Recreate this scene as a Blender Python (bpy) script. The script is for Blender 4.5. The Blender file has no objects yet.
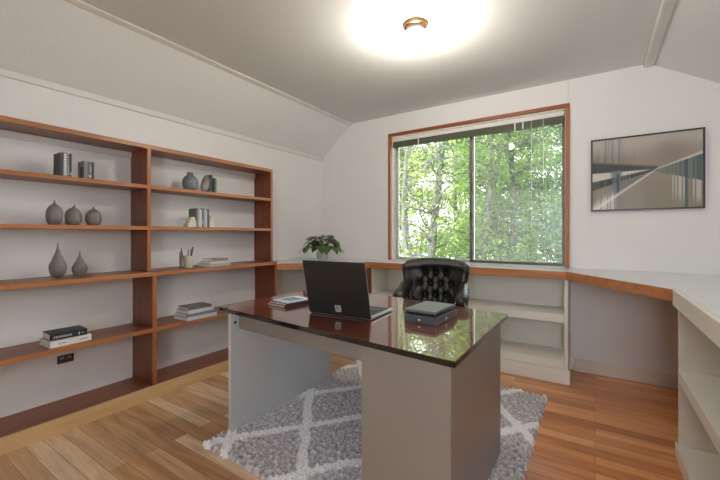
import bpy, bmesh, math, random
from math import sin, cos, pi, radians, exp
from mathutils import Vector, Matrix, Euler
random.seed(7)
SC = bpy.context.scene
COL = SC.collection

# ------------------------------------------------------------------ camera
YAW = math.atan(235 / 360.0)
cd = bpy.data.cameras.new('camera'); cam = bpy.data.objects.new('camera', cd); COL.objects.link(cam)
cam.location = (0, 0, 1.2); cam.rotation_euler = (pi / 2, 0, YAW)
cd.sensor_width = 36; cd.lens = 18; cd.shift_y = -6 / 720; cd.clip_start = 0.02
SC.camera = cam

# ------------------------------------------------------------------ sky, sun, exposure
w = bpy.data.worlds.new('sky'); SC.world = w; w.use_nodes = True
nt = w.node_tree; bg = nt.nodes['Background']
tc = nt.nodes.new('ShaderNodeTexCoord'); sx = nt.nodes.new('ShaderNodeSeparateXYZ')
rp = nt.nodes.new('ShaderNodeValToRGB')
nt.links.new(tc.outputs['Generated'], sx.inputs[0]); nt.links.new(sx.outputs['Z'], rp.inputs[0])
rp.color_ramp.elements[0].color = (0.90, 0.93, 0.97, 1); rp.color_ramp.elements[0].position = 0.0
rp.color_ramp.elements[1].color = (0.70, 0.84, 1.0, 1); rp.color_ramp.elements[1].position = 0.8
nt.links.new(rp.outputs[0], bg.inputs[0]); bg.inputs[1].default_value = 10.0

sd = bpy.data.lights.new('sun', 'SUN'); so = bpy.data.objects.new('sun', sd); COL.objects.link(so)
sd.energy = 28.0; sd.angle = radians(1.5); sd.color = (1.0, 0.95, 0.82)
so.rotation_euler = Vector((-0.35, 0.62, 0.95)).to_track_quat('Z', 'Y').to_euler()
so.location = (-4, 8, 9)

# fill lamp added outside the rear wall, shining in through a made-up opening
ld = bpy.data.lights.new('rear_fill', 'AREA'); lo = bpy.data.objects.new('rear_fill', ld); COL.objects.link(lo)
ld.shape = 'RECTANGLE'; ld.size = 0.8; ld.size_y = 1.1; ld.energy = 15; ld.color = (0.93, 0.96, 1.0)
lo.location = (0.4, -1.72, 1.5)
lo.rotation_euler = Vector((0.12, -1, -0.42)).to_track_quat('Z', 'Y').to_euler()
BULB_POWER = 600.0

vs = SC.view_settings
vs.view_transform = 'Standard'; vs.look = 'None'; vs.gamma = 1; vs.use_curve_mapping = False
vs.exposure = 0.28
SC.cycles.use_denoising = True
SC.cycles.max_bounces = 10; SC.cycles.diffuse_bounces = 5; SC.cycles.glossy_bounces = 4
SC.cycles.transparent_max_bounces = 16; SC.cycles.sample_clamp_indirect = 6
SC.cycles.caustics_reflective = False; SC.cycles.caustics_refractive = False

# ------------------------------------------------------------------ materials
def mat(name, col, rough=0.5, metal=0.0, coat=0.0, spec=0.5):
    m = bpy.data.materials.new(name); m.use_nodes = True
    b = m.node_tree.nodes['Principled BSDF']
    b.inputs['Base Color'].default_value = (*col, 1); b.inputs['Roughness'].default_value = rough
    b.inputs['Metallic'].default_value = metal; b.inputs['Coat Weight'].default_value = coat
    b.inputs['Specular IOR Level'].default_value = spec
    return m

def noisy(name, c1, c2, scale=(5, 5, 5), rough=0.6, bump=0.0, detail=4, lo_=0.3, hi=0.7, coat=0, bscale=None, metal=0.0, spec=0.5):
    m = mat(name, c1, rough, metal, coat, spec); n = m.node_tree.nodes; l = m.node_tree.links
    b = n['Principled BSDF']; t = n.new('ShaderNodeTexCoord'); mp = n.new('ShaderNodeMapping')
    mp.inputs['Scale'].default_value = scale
    ns = n.new('ShaderNodeTexNoise'); ns.inputs['Scale'].default_value = 1; ns.inputs['Detail'].default_value = detail
    r = n.new('ShaderNodeValToRGB'); r.color_ramp.elements[0].color = (*c1, 1); r.color_ramp.elements[1].color = (*c2, 1)
    r.color_ramp.elements[0].position = lo_; r.color_ramp.elements[1].position = hi
    l.new(t.outputs['Object'], mp.inputs[0]); l.new(mp.outputs[0], ns.inputs[0]); l.new(ns.outputs[0], r.inputs[0])
    l.new(r.outputs[0], b.inputs['Base Color'])
    if bump:
        bp = n.new('ShaderNodeBump'); bp.inputs['Strength'].default_value = bump; bp.inputs['Distance'].default_value = 0.01
        n2 = ns
        if bscale:
            n2 = n.new('ShaderNodeTexNoise'); n2.inputs['Scale'].default_value = bscale; l.new(t.outputs['Object'], n2.inputs[0])
        l.new(n2.outputs[0], bp.inputs['Height']); l.new(bp.outputs[0], b.inputs['Normal'])
    return m

def wood(name, c1, c2, axis='Y', rough=0.38, coat=0.15, f=1.0):
    s = {'X': (1.6 * f, 26 * f, 26 * f), 'Y': (26 * f, 1.6 * f, 26 * f), 'Z': (26 * f, 26 * f, 1.6 * f)}[axis]
    return noisy(name, c1, c2, s, rough, 0.08, 5, 0.25, 0.75, coat)

M = {}
M['wall'] = noisy('wall_paint', (0.775, 0.765, 0.75), (0.81, 0.80, 0.785), (1.2, 1.2, 1.2), 0.75, 0.12, bscale=60)
M['ceil'] = noisy('ceiling_paint', (0.74, 0.76, 0.745), (0.77, 0.79, 0.775), (0.9, 0.9, 0.9), 0.7, 0.12, bscale=40)
M['trim'] = noisy('trim_paint', (0.68, 0.67, 0.63), (0.74, 0.73, 0.69), (3, 3, 3), 0.5)
M['baseb'] = noisy('baseboard_paint', (0.72, 0.66, 0.58), (0.76, 0.70, 0.62), (3, 3, 3), 0.5)
M['unit'] = noisy('cabinet_paint', (0.78, 0.75, 0.68), (0.82, 0.79, 0.72), (3, 3, 3), 0.45)
M['woodY'] = wood('red_wood_along', (0.15, 0.038, 0.011), (0.31, 0.088, 0.028), 'Y')
M['woodZ'] = wood('red_wood_upright', (0.12, 0.026, 0.008), (0.225, 0.056, 0.017), 'Z')
M['edgeY'] = wood('light_wood_edge_along', (0.31, 0.112, 0.036), (0.50, 0.21, 0.080), 'Y')
M['edgeZ'] = wood('light_wood_edge_upright', (0.29, 0.098, 0.034), (0.42, 0.165, 0.062), 'Z')
M['plinth'] = wood('pale_wood_plinth', (0.58, 0.37, 0.17), (0.72, 0.50, 0.27), 'Y')
M['casX'] = wood('casing_wood_level', (0.20, 0.050, 0.014), (0.36, 0.11, 0.034), 'X')
M['casZ'] = wood('casing_wood_upright', (0.26, 0.080, 0.022), (0.42, 0.15, 0.045), 'Z')
M['nose'] = wood('counter_edge_wood', (0.34, 0.125, 0.042), (0.55, 0.235, 0.10), 'X')
M['counter'] = noisy('counter_laminate', (0.74, 0.77, 0.80), (0.79, 0.82, 0.85), (8, 8, 8), 0.28, coat=0.2)
M['jamb'] = mat('jamb_paint', (0.88, 0.82, 0.72), 0.5)
M['bronze'] = mat('dark_window_metal', (0.13, 0.12, 0.11), 0.4, 0.5)
M['alu'] = mat('pale_window_metal', (0.55, 0.55, 0.53), 0.4, 0.3)
M['black'] = mat('black_plastic', (0.012, 0.012, 0.012), 0.4)

# floor: boards running across the room
def floor_mat():
    m = mat('floor_boards', (0.5, 0.3, 0.15), 0.33, coat=0.25); n = m.node_tree.nodes; l = m.node_tree.links; b = n['Principled BSDF']
    t = n.new('ShaderNodeTexCoord'); br = n.new('ShaderNodeTexBrick')
    br.offset = 0.37; br.inputs['Scale'].default_value = 1; br.inputs['Brick Width'].default_value = 1.5
    br.inputs['Row Height'].default_value = 0.083; br.inputs['Mortar Size'].default_value = 0.0011; br.inputs['Bias'].default_value = 0
    br.inputs['Color1'].default_value = (0, 0, 0, 1); br.inputs['Color2'].default_value = (1, 1, 1, 1); br.inputs['Mortar'].default_value = (0.5, 0.5, 0.5, 1)
    l.new(t.outputs['Object'], br.inputs['Vector'])
    r = n.new('ShaderNodeValToRGB'); e = r.color_ramp.elements
    e[0].color = (0.48, 0.25, 0.12, 1); e[1].color = (0.84, 0.62, 0.40, 1)
    x = e.new(0.5); x.color = (0.62, 0.37, 0.19, 1)
    l.new(br.outputs['Color'], r.inputs[0])
    mp = n.new('ShaderNodeMapping'); mp.inputs['Scale'].default_value = (1.3, 15, 1)
    ns = n.new('ShaderNodeTexNoise'); ns.inputs['Scale'].default_value = 1; ns.inputs['Detail'].default_value = 5; ns.inputs['Distortion'].default_value = 1.6
    l.new(t.outputs['Object'], mp.inputs[0]); l.new(mp.outputs[0], ns.inputs[0])
    r2 = n.new('ShaderNodeValToRGB'); r2.color_ramp.elements[0].position = 0.3; r2.color_ramp.elements[1].position = 0.7
    r2.color_ramp.elements[0].color = (0.70, 0.62, 0.54, 1); r2.color_ramp.elements[1].color = (1.15, 1.15, 1.15, 1)
    l.new(ns.outputs[0], r2.inputs[0])
    mx = n.new('ShaderNodeMix'); mx.data_type = 'RGBA'; mx.blend_type = 'MULTIPLY'; mx.inputs[0].default_value = 0.9
    l.new(r.outputs[0], mx.inputs['A']); l.new(r2.outputs[0], mx.inputs['B'])
    # redder towards the right, paler at the left: daylight difference painted into the boards
    sp = n.new('ShaderNodeSeparateXYZ'); l.new(t.outputs['Object'], sp.inputs[0])
    n3 = n.new('ShaderNodeTexNoise'); n3.inputs['Scale'].default_value = 2.2; l.new(t.outputs['Object'], n3.inputs[0])
    ad = n.new('ShaderNodeMath'); ad.operation = 'ADD'; l.new(sp.outputs['X'], ad.inputs[0]); l.new(n3.outputs[0], ad.inputs[1])
    mr = n.new('ShaderNodeMapRange'); mr.inputs['From Min'].default_value = -1.7; mr.inputs['From Max'].default_value = 0.3
    l.new(ad.outputs[0], mr.inputs['Value'])
    tint = n.new('ShaderNodeValToRGB'); tint.color_ramp.elements[0].color = (1.12, 1.2, 1.3, 1); tint.color_ramp.elements[1].color = (1.15, 0.82, 0.60, 1)
    l.new(mr.outputs[0], tint.inputs[0])
    m2 = n.new('ShaderNodeMix'); m2.data_type = 'RGBA'; m2.blend_type = 'MULTIPLY'; m2.inputs[0].default_value = 1
    l.new(mx.outputs['Result'], m2.inputs['A']); l.new(tint.outputs[0], m2.inputs['B'])
    mm = n.new('ShaderNodeMix'); mm.data_type = 'RGBA'; mm.inputs['B'].default_value = (0.16, 0.08, 0.04, 1)
    l.new(br.outputs['Fac'], mm.inputs[0]); l.new(m2.outputs['Result'], mm.inputs['A'])
    l.new(mm.outputs['Result'], b.inputs['Base Color'])
    return m
M['floor'] = floor_mat()

def glass_mat():
    m = bpy.data.materials.new('window_glass'); m.use_nodes = True; n = m.node_tree.nodes; l = m.node_tree.links
    n.remove(n['Principled BSDF']); o = n['Material Output']
    tr = n.new('ShaderNodeBsdfTransparent'); tr.inputs[0].default_value = (0.96, 0.98, 0.97, 1)
    gl = n.new('ShaderNodeBsdfGlossy'); gl.inputs['Roughness'].default_value = 0.0
    fr = n.new('ShaderNodeFresnel'); fr.inputs[0].default_value = 1.5; mx = n.new('ShaderNodeMixShader')
    l.new(fr.outputs[0], mx.inputs[0]); l.new(tr.outputs[0], mx.inputs[1]); l.new(gl.outputs[0], mx.inputs[2]); l.new(mx.outputs[0], o.inputs[0])
    return m
M['glass'] = glass_mat()

# ------------------------------------------------------------------ mesh helpers
def box(bm, a, b, bev=0.0, mi=0, rot=None, org=None):
    cx, cy, cz = [(a[i] + b[i]) / 2 for i in range(3)]
    r = bmesh.ops.create_cube(bm, size=1)
    vs_ = r['verts']
    bmesh.ops.scale(bm, verts=vs_, vec=[abs(b[i] - a[i]) for i in range(3)])
    bmesh.ops.translate(bm, verts=vs_, vec=(cx, cy, cz))
    fs = set(f for v in vs_ for f in v.link_faces)
    for f in fs: f.material_index = mi
    if bev:
        es = list(set(e for v in vs_ for e in v.link_edges))
        r2 = bmesh.ops.bevel(bm, geom=es, offset=bev, segments=2, affect='EDGES', profile=0.5)
        for f in r2['faces']: f.material_index = mi
        vs_ = list(set(v for f in r2['faces'] for v in f.verts) | set(v for v in vs_ if v.is_valid))
    if rot is not None:
        bmesh.ops.rotate(bm, verts=vs_, cent=org or (cx, cy, cz), matrix=rot)
    return vs_

def prism(bm, poly, z0, z1, mi=0, bev=0.0):
    lo_ = [bm.verts.new((p[0], p[1], z0)) for p in poly]; hi = [bm.verts.new((p[0], p[1], z1)) for p in poly]
    n = len(poly); fs = [bm.faces.new(lo_[::-1]), bm.faces.new(hi)]
    for i in range(n): fs.append(bm.faces.new((lo_[i], lo_[(i + 1) % n], hi[(i + 1) % n], hi[i])))
    for f in fs: f.material_index = mi
    bmesh.ops.recalc_face_normals(bm, faces=fs)
    if bev:
        es = list(set(e for f in fs for e in f.edges))
        bmesh.ops.bevel(bm, geom=es, offset=bev, segments=2, affect='EDGES')

def prism_y(bm, poly, y0, y1, mi=0):      # poly in (x, z)
    a = [bm.verts.new((p[0], y0, p[1])) for p in poly]; b = [bm.verts.new((p[0], y1, p[1])) for p in poly]
    n = len(poly); fs = [bm.faces.new(a), bm.faces.new(b[::-1])]
    for i in range(n): fs.append(bm.faces.new((a[i], b[i], b[(i + 1) % n], a[(i + 1) % n])))
    for f in fs: f.material_index = mi
    bmesh.ops.recalc_face_normals(bm, faces=fs)

def lathe(bm, prof, c=(0, 0, 0), seg=32, mi=0, axis=None):
    rings = []
    for r, z in prof:
        if r < 1e-5: rings.append([bm.verts.new((c[0], c[1], c[2] + z))])
        else: rings.append([bm.verts.new((c[0] + r * cos(2 * pi * k / seg), c[1] + r * sin(2 * pi * k / seg), c[2] + z)) for k in range(seg)])
    fs = []
    for A, B in zip(rings, rings[1:]):
        if len(A) == 1 and len(B) == 1: continue
        for k in range(seg):
            k2 = (k + 1) % seg
            if len(A) == 1: fs.append(bm.faces.new((A[0], B[k2], B[k])))
            elif len(B) == 1: fs.append(bm.faces.new((A[k], A[k2], B[0])))
            else: fs.append(bm.faces.new((A[k], A[k2], B[k2], B[k])))
    for f in fs: f.material_index = mi; f.smooth = True
    return [v for R_ in rings for v in R_]

def tube(bm, pts, rad, seg=8, mi=0, cap=True):
    pts = [Vector(p) for p in pts]
    if not isinstance(rad, (list, tuple)): rad = [rad] * len(pts)
    rings = []
    for i, p in enumerate(pts):
        d = (pts[min(i + 1, len(pts) - 1)] - pts[max(i - 1, 0)]).normalized()
        up = Vector((0, 0, 1)) if abs(d.z) < 0.9 else Vector((1, 0, 0))
        a = d.cross(up).normalized(); b = d.cross(a)
        rings.append([bm.verts.new(p + (a * cos(2 * pi * k / seg) + b * sin(2 * pi * k / seg)) * rad[i]) for k in range(seg)])
    for A, B in zip(rings, rings[1:]):
        for k in range(seg):
            f = bm.faces.new((A[k], A[(k + 1) % seg], B[(k + 1) % seg], B[k])); f.smooth = True; f.material_index = mi
    if cap:
        f = bm.faces.new(rings[0][::-1]); f.material_index = mi
        f = bm.faces.new(rings[-1]); f.material_index = mi

def obj(name, bm, m, parent=None, recalc=True):
    if recalc: bmesh.ops.recalc_face_normals(bm, faces=bm.faces[:])
    me = bpy.data.meshes.new(name); bm.to_mesh(me); bm.free()
    for q in (m if isinstance(m, (list, tuple)) else [m]): me.materials.append(q)
    o = bpy.data.objects.new(name, me); COL.objects.link(o)
    if parent: o.parent = parent
    return o

def bm_(): return bmesh.new()
def tag(o, label, cat, group=None):
    o['label'] = label; o['category'] = cat
    if group: o['group'] = group
    return o
def thing(name, label, cat, loc=(0, 0, 0), rz=0, group=None):
    o = bpy.data.objects.new(name, None); COL.objects.link(o); o.location = loc; o.rotation_euler = (0, 0, rz)
    o.empty_display_size = 0.1
    return tag(o, label, cat, group)
def struct(name, bm, m, parent=None):
    o = obj(name, bm, m, parent)
    if not parent: o['kind'] = 'structure'
    return o
def part(name, m, parent, *boxes, bev=0.0):
    bm = bm_()
    for a, b in boxes: box(bm, a, b, bev)
    return obj(name, bm, m, parent)
def dup(root):
    r = root.copy(); COL.objects.link(r)
    for ch in list(root.children):
        c = ch.copy(); COL.objects.link(c); c.parent = r
        for g in ch.children:
            d = g.copy(); COL.objects.link(d); d.parent = c
    return r

# ------------------------------------------------------------------ the room
XL, XR, YB, YR = -3.0, 0.95, 3.69, -1.5
ZC, XB1, XB2 = 2.57, -2.53, 0.355
ZL, ZR = 2.185, 2.21
bm = bm_(); box(bm, (XL - 0.1, YR - 0.1, -0.1), (XR + 0.1, YB + 0.1, 0)); struct('floor', bm, M['floor'])
bm = bm_(); box(bm, (XL - 0.1, YR, 0), (XL, YB, ZL + 0.1)); struct('wall_left', bm, M['wall'])
bm = bm_(); box(bm, (XR, YR, 0), (XR + 0.1, YB, ZR + 0.1)); struct('wall_right', bm, M['wall'])
bm = bm_()
prism_y(bm, [(XL, ZL), (XB1, ZC), (XB2, ZC), (XR, ZR), (XR + 0.12, ZR), (XR + 0.12, ZC + 0.2), (XL - 0.12, ZC + 0.2), (XL - 0.12, ZL)], YR - 0.1, YB + 0.1)
struct('ceiling', bm, M['ceil'])
# window opening
WX0, WX1, WZ0, WZ1 = -1.985, -0.212, 0.90, 2.325
bm = bm_()
y0, y1 = YB, YB + 0.1
prism_y(bm, [(XL, 0), (WX0, 0), (WX0, ZC), (XB1, ZC), (XL, ZL)], y0, y1)
prism_y(bm, [(WX1, 0), (XR, 0), (XR, ZR), (XB2, ZC), (WX1, ZC)], y0, y1)
prism_y(bm, [(WX0, 0), (WX1, 0), (WX1, WZ0), (WX0, WZ0)], y0, y1)
prism_y(bm, [(WX0, WZ1), (WX1, WZ1), (WX1, ZC), (WX0, ZC)], y0, y1)
struct('wall_back', bm, M['wall'])
# rear wall behind the camera with an opening added to let fill light in
bm = bm_()
prism_y(bm, [(XL, 0), (0.0, 0), (0.0, ZC), (XB1, ZC), (XL, ZL)], YR - 0.1, YR)
prism_y(bm, [(0.8, 0), (XR, 0), (XR, ZR), (0.8, 2.29)], YR - 0.1, YR)
prism_y(bm, [(0.0, 0), (0.8, 0), (0.8, 1.0), (0.0, 1.0)], YR - 0.1, YR)
prism_y(bm, [(0.0, 2.1), (0.8, 2.1), (0.8, 2.29), (XB2, ZC), (0.0, ZC)], YR - 0.1, YR)
struct('wall_rear', bm, M['wall'])
bm = bm_(); box(bm, (XL - 0.3, YB + 0.1, 2.60), (XR + 0.3, YB + 0.75, 2.68)); struct('shading_eave', bm, M['trim'])  # unseen roof overhang, added to keep the sun out of the room
# ceiling trims
def sweep_box(name, p, q, wid, hei, m, up):
    p = Vector(p); q = Vector(q); d = (q - p); L = d.length; d.normalize(); up = Vector(up).normalized(); s = d.cross(up).normalized()
    bm = bm_(); box(bm, (-wid / 2, 0, -hei), (wid / 2, L, 0), min(wid, hei) * 0.25)
    mt = Matrix((s, d, s.cross(d))).transposed().to_4x4(); mt.translation = p
    bmesh.ops.transform(bm, matrix=mt, verts=bm.verts)
    return struct(name, bm, m)
sweep_box('trim_1', (XB1 - 0.012, YR, ZC - 0.008), (XB1 - 0.012, YB, ZC - 0.008), 0.045, 0.014, M['trim'], (0.35, 0, -1) if False else (-0.35, 0, 1))
bm = bm_(); box(bm, (XL, YR, ZL - 0.032), (XL + 0.016, YB, ZL + 0.012), 0.004); struct('trim_2', bm, M['trim'])
bm = bm_(); box(bm, (XB2 - 0.028, YR, ZC - 0.034), (XB2 + 0.036, YB, ZC + 0.002), 0.012); struct('trim_3', bm, M['trim'])
bm = bm_(); box(bm, (-0.203, YB - 0.003, 2.36), (-0.195, YB, ZC)); struct('trim_4', bm, M['trim'])
# baseboards
bm = bm_(); box(bm, (-0.155, YB - 0.016, 0), (XR, YB, 0.105), 0.004); struct('baseboard_back', bm, M['baseb'])
bm = bm_(); box(bm, (XL, 2.66, 0), (XL + 0.014, YB, 0.105), 0.004); struct('baseboard_left', bm, M['baseb'])

# ------------------------------------------------------------------ window
win = bpy.data.objects.new('window_1', None); COL.objects.link(win); win['kind'] = 'structure'; win.location = (-1.1, YB, 0.9)
def wpart(name, m, a, b, bev=0.003, parent=win):
    bm = bm_(); box(bm, a, b, bev); bmesh.ops.translate(bm, verts=bm.verts, vec=(-win.location.x, -win.location.y, -win.location.z) if parent is win else (0, 0, 0))
    return obj(name, bm, m, parent)
CW = 0.034
wpart('casing', M['casX'], (WX0 - 0.024, YB - 0.02, WZ1), (WX1 + 0.024, YB + 0.02, WZ1 + CW))
wpart('casing', M['casZ'], (WX0 - 0.024, YB - 0.02, 0.902), (WX0 + 0.008, YB + 0.02, WZ1))
wpart('casing', M['casZ'], (WX1 - 0.008, YB - 0.02, 0.902), (WX1 + 0.024, YB + 0.02, WZ1))
wpart('jamb', M['jamb'], (WX0 + 0.001, YB + 0.021, 0.902), (WX0 + 0.014, YB + 0.13, WZ1))
wpart('jamb', M['jamb'], (WX1 - 0.014, YB + 0.021, 0.902), (WX1 - 0.001, YB + 0.13, WZ1))
wpart('jamb', M['jamb'], (WX0 + 0.014, YB + 0.001, WZ1 - 0.014), (WX1 - 0.014, YB + 0.13, WZ1 - 0.001))
wpart('window_sill', M['counter'], (WX0 + 0.015, YB + 0.002, 0.885), (WX1 - 0.015, YB + 0.15, 0.905))
FX0, FX1, FZ0, FZ1, FY = WX0 + 0.015, WX1 - 0.015, 0.906, WZ1 - 0.015, YB + 0.085
XM = -1.085
def sash(x0, x1, y, m, t=0.028):
    s = wpart('sash', m, (x0, y, FZ0), (x0 + t, y + 0.025, FZ1))
    bm = bm_()
    o = Vector(win.location)
    for a, b in (((x0, y, FZ0), (x0 + t, y + 0.022, FZ1)), ((x1 - t, y, FZ0), (x1, y + 0.022, FZ1)), ((x0 + t, y, FZ0), (x1 - t, y + 0.022, FZ0 + t)), ((x0 + t, y, FZ1 - t), (x1 - t, y + 0.022, FZ1))):
        box(bm, Vector(a) - o, Vector(b) - o, 0.003)
    me = bpy.data.meshes.new('sash'); bm.to_mesh(me); bm.free(); me.materials.append(m); s.data = me
    bm = bm_(); box(bm, Vector((x0 + t - 0.004, y + 0.009, FZ0 + t - 0.004)) - o, Vector((x1 - t + 0.004, y + 0.013, FZ1 - t + 0.004)) - o)
    obj('pane', bm, M['glass'], s)
    return s
sash(FX0, XM + 0.028, FY + 0.03, M['alu'])
sash(XM - 0.012, FX1, FY, M['bronze'], 0.026)
bm = bm_(); box(bm, (XM - 0.004 - win.location.x, FY - 0.012 - YB, 0.45), (XM + 0.012 - win.location.x, FY - 0.001 - YB, 0.53), 0.002)
obj('latch', bm, M['black'], win)

def veil_mat(name, col, k):
    m = bpy.data.materials.new(name); m.use_nodes = True; n = m.node_tree.nodes; l = m.node_tree.links; n.remove(n['Principled BSDF'])
    tr = n.new('ShaderNodeBsdfTransparent'); d = n.new('ShaderNodeBsdfTranslucent'); d.inputs[0].default_value = (*col, 1); mx = n.new('ShaderNodeMixShader'); mx.inputs[0].default_value = k
    l.new(tr.outputs[0], mx.inputs[1]); l.new(d.outputs[0], mx.inputs[2]); l.new(mx.outputs[0], n['Material Output'].inputs[0]); return m
def screen(x0, x1, y, m):
    o = Vector(win.location); bm = bm_(); box(bm, Vector((x0, y, FZ0 + 0.02)) - o, Vector((x1, y + 0.0008, FZ1 - 0.02)) - o)
    obj('insect_screen', bm, m, win)
screen(XM + 0.02, FX1 - 0.015, FY + 0.026, veil_mat('screen_mesh', (0.17, 0.17, 0.185), 0.05))
# blind pulled up
M['olive'] = noisy('blind_slats', (0.10, 0.115, 0.075), (0.17, 0.18, 0.125), (1, 1, 160), 0.5)
M['blindw'] = mat('blind_rail_white', (0.78, 0.78, 0.74), 0.45)
bl = thing('window_blind', 'dark green venetian blind pulled all the way up below its white rail in the window', 'blind', (-1.1, YB + 0.04, 2.2))
bm = bm_(); box(bm, (-0.868, -0.025, 0.066), (0.868, 0.02, 0.108), 0.003); obj('head_rail', bm, M['blindw'], bl)
bm = bm_()
for i in range(11): box(bm, (-0.862, -0.022 + 0.001 * (i % 2), 0.0635 - i * 0.0058), (0.862, 0.016, 0.0595 - i * 0.0058), 0.0008)
obj('slat_stack', bm, M['olive'], bl)
for cx in (0.60, 0.70):
    bm = bm_(); tube(bm, [(cx, -0.026, 0.07), (cx + 0.002, -0.027, -0.5), (cx, -0.026, -0.95 if cx < 0.65 else -0.55)], 0.0025, 6); obj('pull_cord', bm, M['blindw'], bl)
for cx in (-0.55, 0.45, 0.52):
    bm = bm_(); box(bm, (cx, -0.0245, -0.004), (cx + 0.012, -0.022, 0.068)); obj('ladder_tape', bm, M['blindw'], bl)

# ------------------------------------------------------------------ bookcase on the left wall
Y0, YD, YE = 0.14, 1.372, 2.56        # bay limits
XU, XF = -2.75, -2.70                 # front planes of the upper and lower sections
bc = thing('bookcase', 'reddish wood built-in bookcase of two bays along the left wall', 'bookcase', (-2.85, 1.35, 0))
def bpart(name, m, a, b, bev=0.002):
    bm = bm_(); o = Vector(bc.location); box(bm, Vector(a) - o, Vector(b) - o, bev)
    return obj(name, bm, m, bc)
XW = XL + 0.001
def shelf(z, ya, yb, xf, th=0.026):
    s = bpart('shelf', M['woodY'], (XW, ya, z - th), (xf - 0.006, yb, z), 0.001)
    bm = bm_(); o = Vector(bc.location); box(bm, Vector((xf - 0.006, ya, z - th)) - o, Vector((xf, yb, z)) - o, 0.001)
    obj('front_edge', bm, M['edgeY'], s)
    return s
UT = 0.026
shelf(1.858, Y0, YE + UT, XU, 0.03)
for ya, yb in ((Y0 + UT, YD - UT / 2), (YD + UT / 2, YE)):
    shelf(1.56, ya, yb, XU); shelf(1.257, ya, yb, XU)
shelf(0.922, Y0, YE + 0.04, XF, 0.03)
for ya, yb in ((Y0 + 0.03, YD), (YD + 0.03, YE + 0.01)):
    shelf(0.512, ya, yb, XF, 0.028)
def upright(y, xf, z0, z1, t):
    s = bpart('upright', M['woodZ'], (XW, y, z0), (xf - 0.006, y + t, z1), 0.001)
    bm = bm_(); o = Vector(bc.location); box(bm, Vector((xf - 0.006, y, z0)) - o, Vector((xf, y + t, z1)) - o, 0.001)
    obj('front_edge', bm, M['edgeZ'], s)
for y in (Y0, YD - UT / 2, YE): upright(y, XU, 0.922, 1.828, UT)
for y in (Y0, YD, YE + 0.01): upright(y, XF, 0.092, 0.892, 0.03)
bpart('bottom_deck', M['woodY'], (XW, Y0, 0.066), (XF - 0.012, YE + 0.04, 0.092))
bpart('plinth', M['plinth'], (XF - 0.012, Y0, 0.0), (XF + 0.006, YE + 0.04, 0.0915))
for ya, yb in ((Y0 + UT, YD - UT / 2), (YD + UT / 2, YE)):
    bpart('cleat', M['trim'], (XW, ya, 1.785), (XW + 0.018, yb, 1.8275))

# power socket on the wall below the books
so_ = thing('wall_socket', 'dark brown double power socket on the wall under the lower left shelf', 'socket', (XL + 0.0005, 0.950, 0.358))
M['brown_pl'] = mat('brown_plastic', (0.055, 0.022, 0.015), 0.35)
bm = bm_(); box(bm, (0, -0.046, -0.027), (0.006, 0.046, 0.027), 0.002); obj('cover_plate', bm, M['brown_pl'], so_)
for yy in (-0.020, 0.020):
    bm = bm_(); box(bm, (0.006, yy - 0.014, -0.016), (0.0085, yy + 0.014, 0.016), 0.002); obj('outlet', bm, M['brown_pl'], so_)
    bm = bm_(); box(bm, (0.0086, yy - 0.008, 0.002), (0.0092, yy - 0.004, 0.014)); box(bm, (0.0086, yy + 0.004, 0.002), (0.0092, yy + 0.008, 0.014)); obj('slots', bm, M['unit'], so_)

# ------------------------------------------------------------------ counter and open cabinets
ZT, TH = 0.90, 0.065
YF = 3.31
front = [(-2.705, 2.605), (-2.03, YF), (-0.185, YF), (0.37, 2.56), (0.37, 0.75)]
poly = [(XL + 0.001, 2.605)] + front + [(XR - 0.001, 0.75), (XR - 0.001, YB - 0.001), (XL + 0.001, YB - 0.001)]
ct = thing('countertop', 'long pale laminate countertop with wood front edge wrapping the window wall', 'countertop', (-1.0, 3.5, 0))
bm = bm_()
prism(bm, [(p[0] + 1.0, p[1] - 3.5) for p in poly], ZT - TH, ZT, 0, 0.002)
obj('worktop', bm, M['counter'], ct)
def nose(p, q, m, th=TH, t=0.018, z1=ZT - 0.001, name='front_edge', off=0.0):
    p = Vector((p[0], p[1], 0)); q = Vector((q[0], q[1], 0)); d = (q - p).normalized(); nrm = Vector((d.y, -d.x, 0))
    if nrm.dot(Vector((-0.9, 1.5, 0)) - p) < 0: nrm = -nrm
    a = p + nrm * off - d * 0.002; b = q + nrm * off + d * 0.002; c = b + nrm * t; e = a + nrm * t
    bm = bm_(); prism(bm, [(v.x + 1.0, v.y - 3.5) for v in (a, b, c, e)], z1 - th, z1, 0, 0.002)
    return obj(name, bm, m, ct)
M['noseD'] = M['nose']
nose(front[0], front[1], M['nose']); nose(front[1], front[2], M['nose']); nose(front[2], front[3], M['nose'])
nose(front[3], (front[4][0], front[4][1]), M['unit'], 0.085)
# cabinet under the window
cu = thing('open_cabinet', 'cream open cabinet with two shelves under the window', 'cabinet', (-1.1, 3.5, 0))
def cpart(name, m, a, b, par, bev=0.002):
    bm = bm_(); o = Vector(par.location); box(bm, Vector(a) - o, Vector(b) - o, bev); return obj(name, bm, m, par)
ZU = ZT - TH - 0.001
cpart('side_panel', M['unit'], (-0.207, YF + 0.004, 0.10), (-0.18, YB - 0.018, ZU), cu)
cpart('side_panel', M['unit'], (-2.03, YF + 0.03, 0.10), (-2.003, YB - 0.018, ZU), cu)
cpart('divider', M['unit'], (-1.985, YF + 0.10, 0.55), (-1.965, YB - 0.02, ZU), cu) if False else None
cpart('post', M['woodZ'], (-2.10, YF - 0.03, 0.0), (-2.035, YF + 0.03, ZU), cu)
cpart('back_panel', M['unit'], (-2.0, YB - 0.03, 0.12), (-0.208, YB - 0.018, ZU), cu)
cpart('shelf', M['unit'], (-2.002, YF + 0.004, 0.483), (-0.208, YB - 0.031, 0.55), cu, 0.003)
cpart('shelf', M['unit'], (-2.002, YF + 0.004, 0.116), (-0.208, YB - 0.031, 0.183), cu, 0.003)
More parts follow.
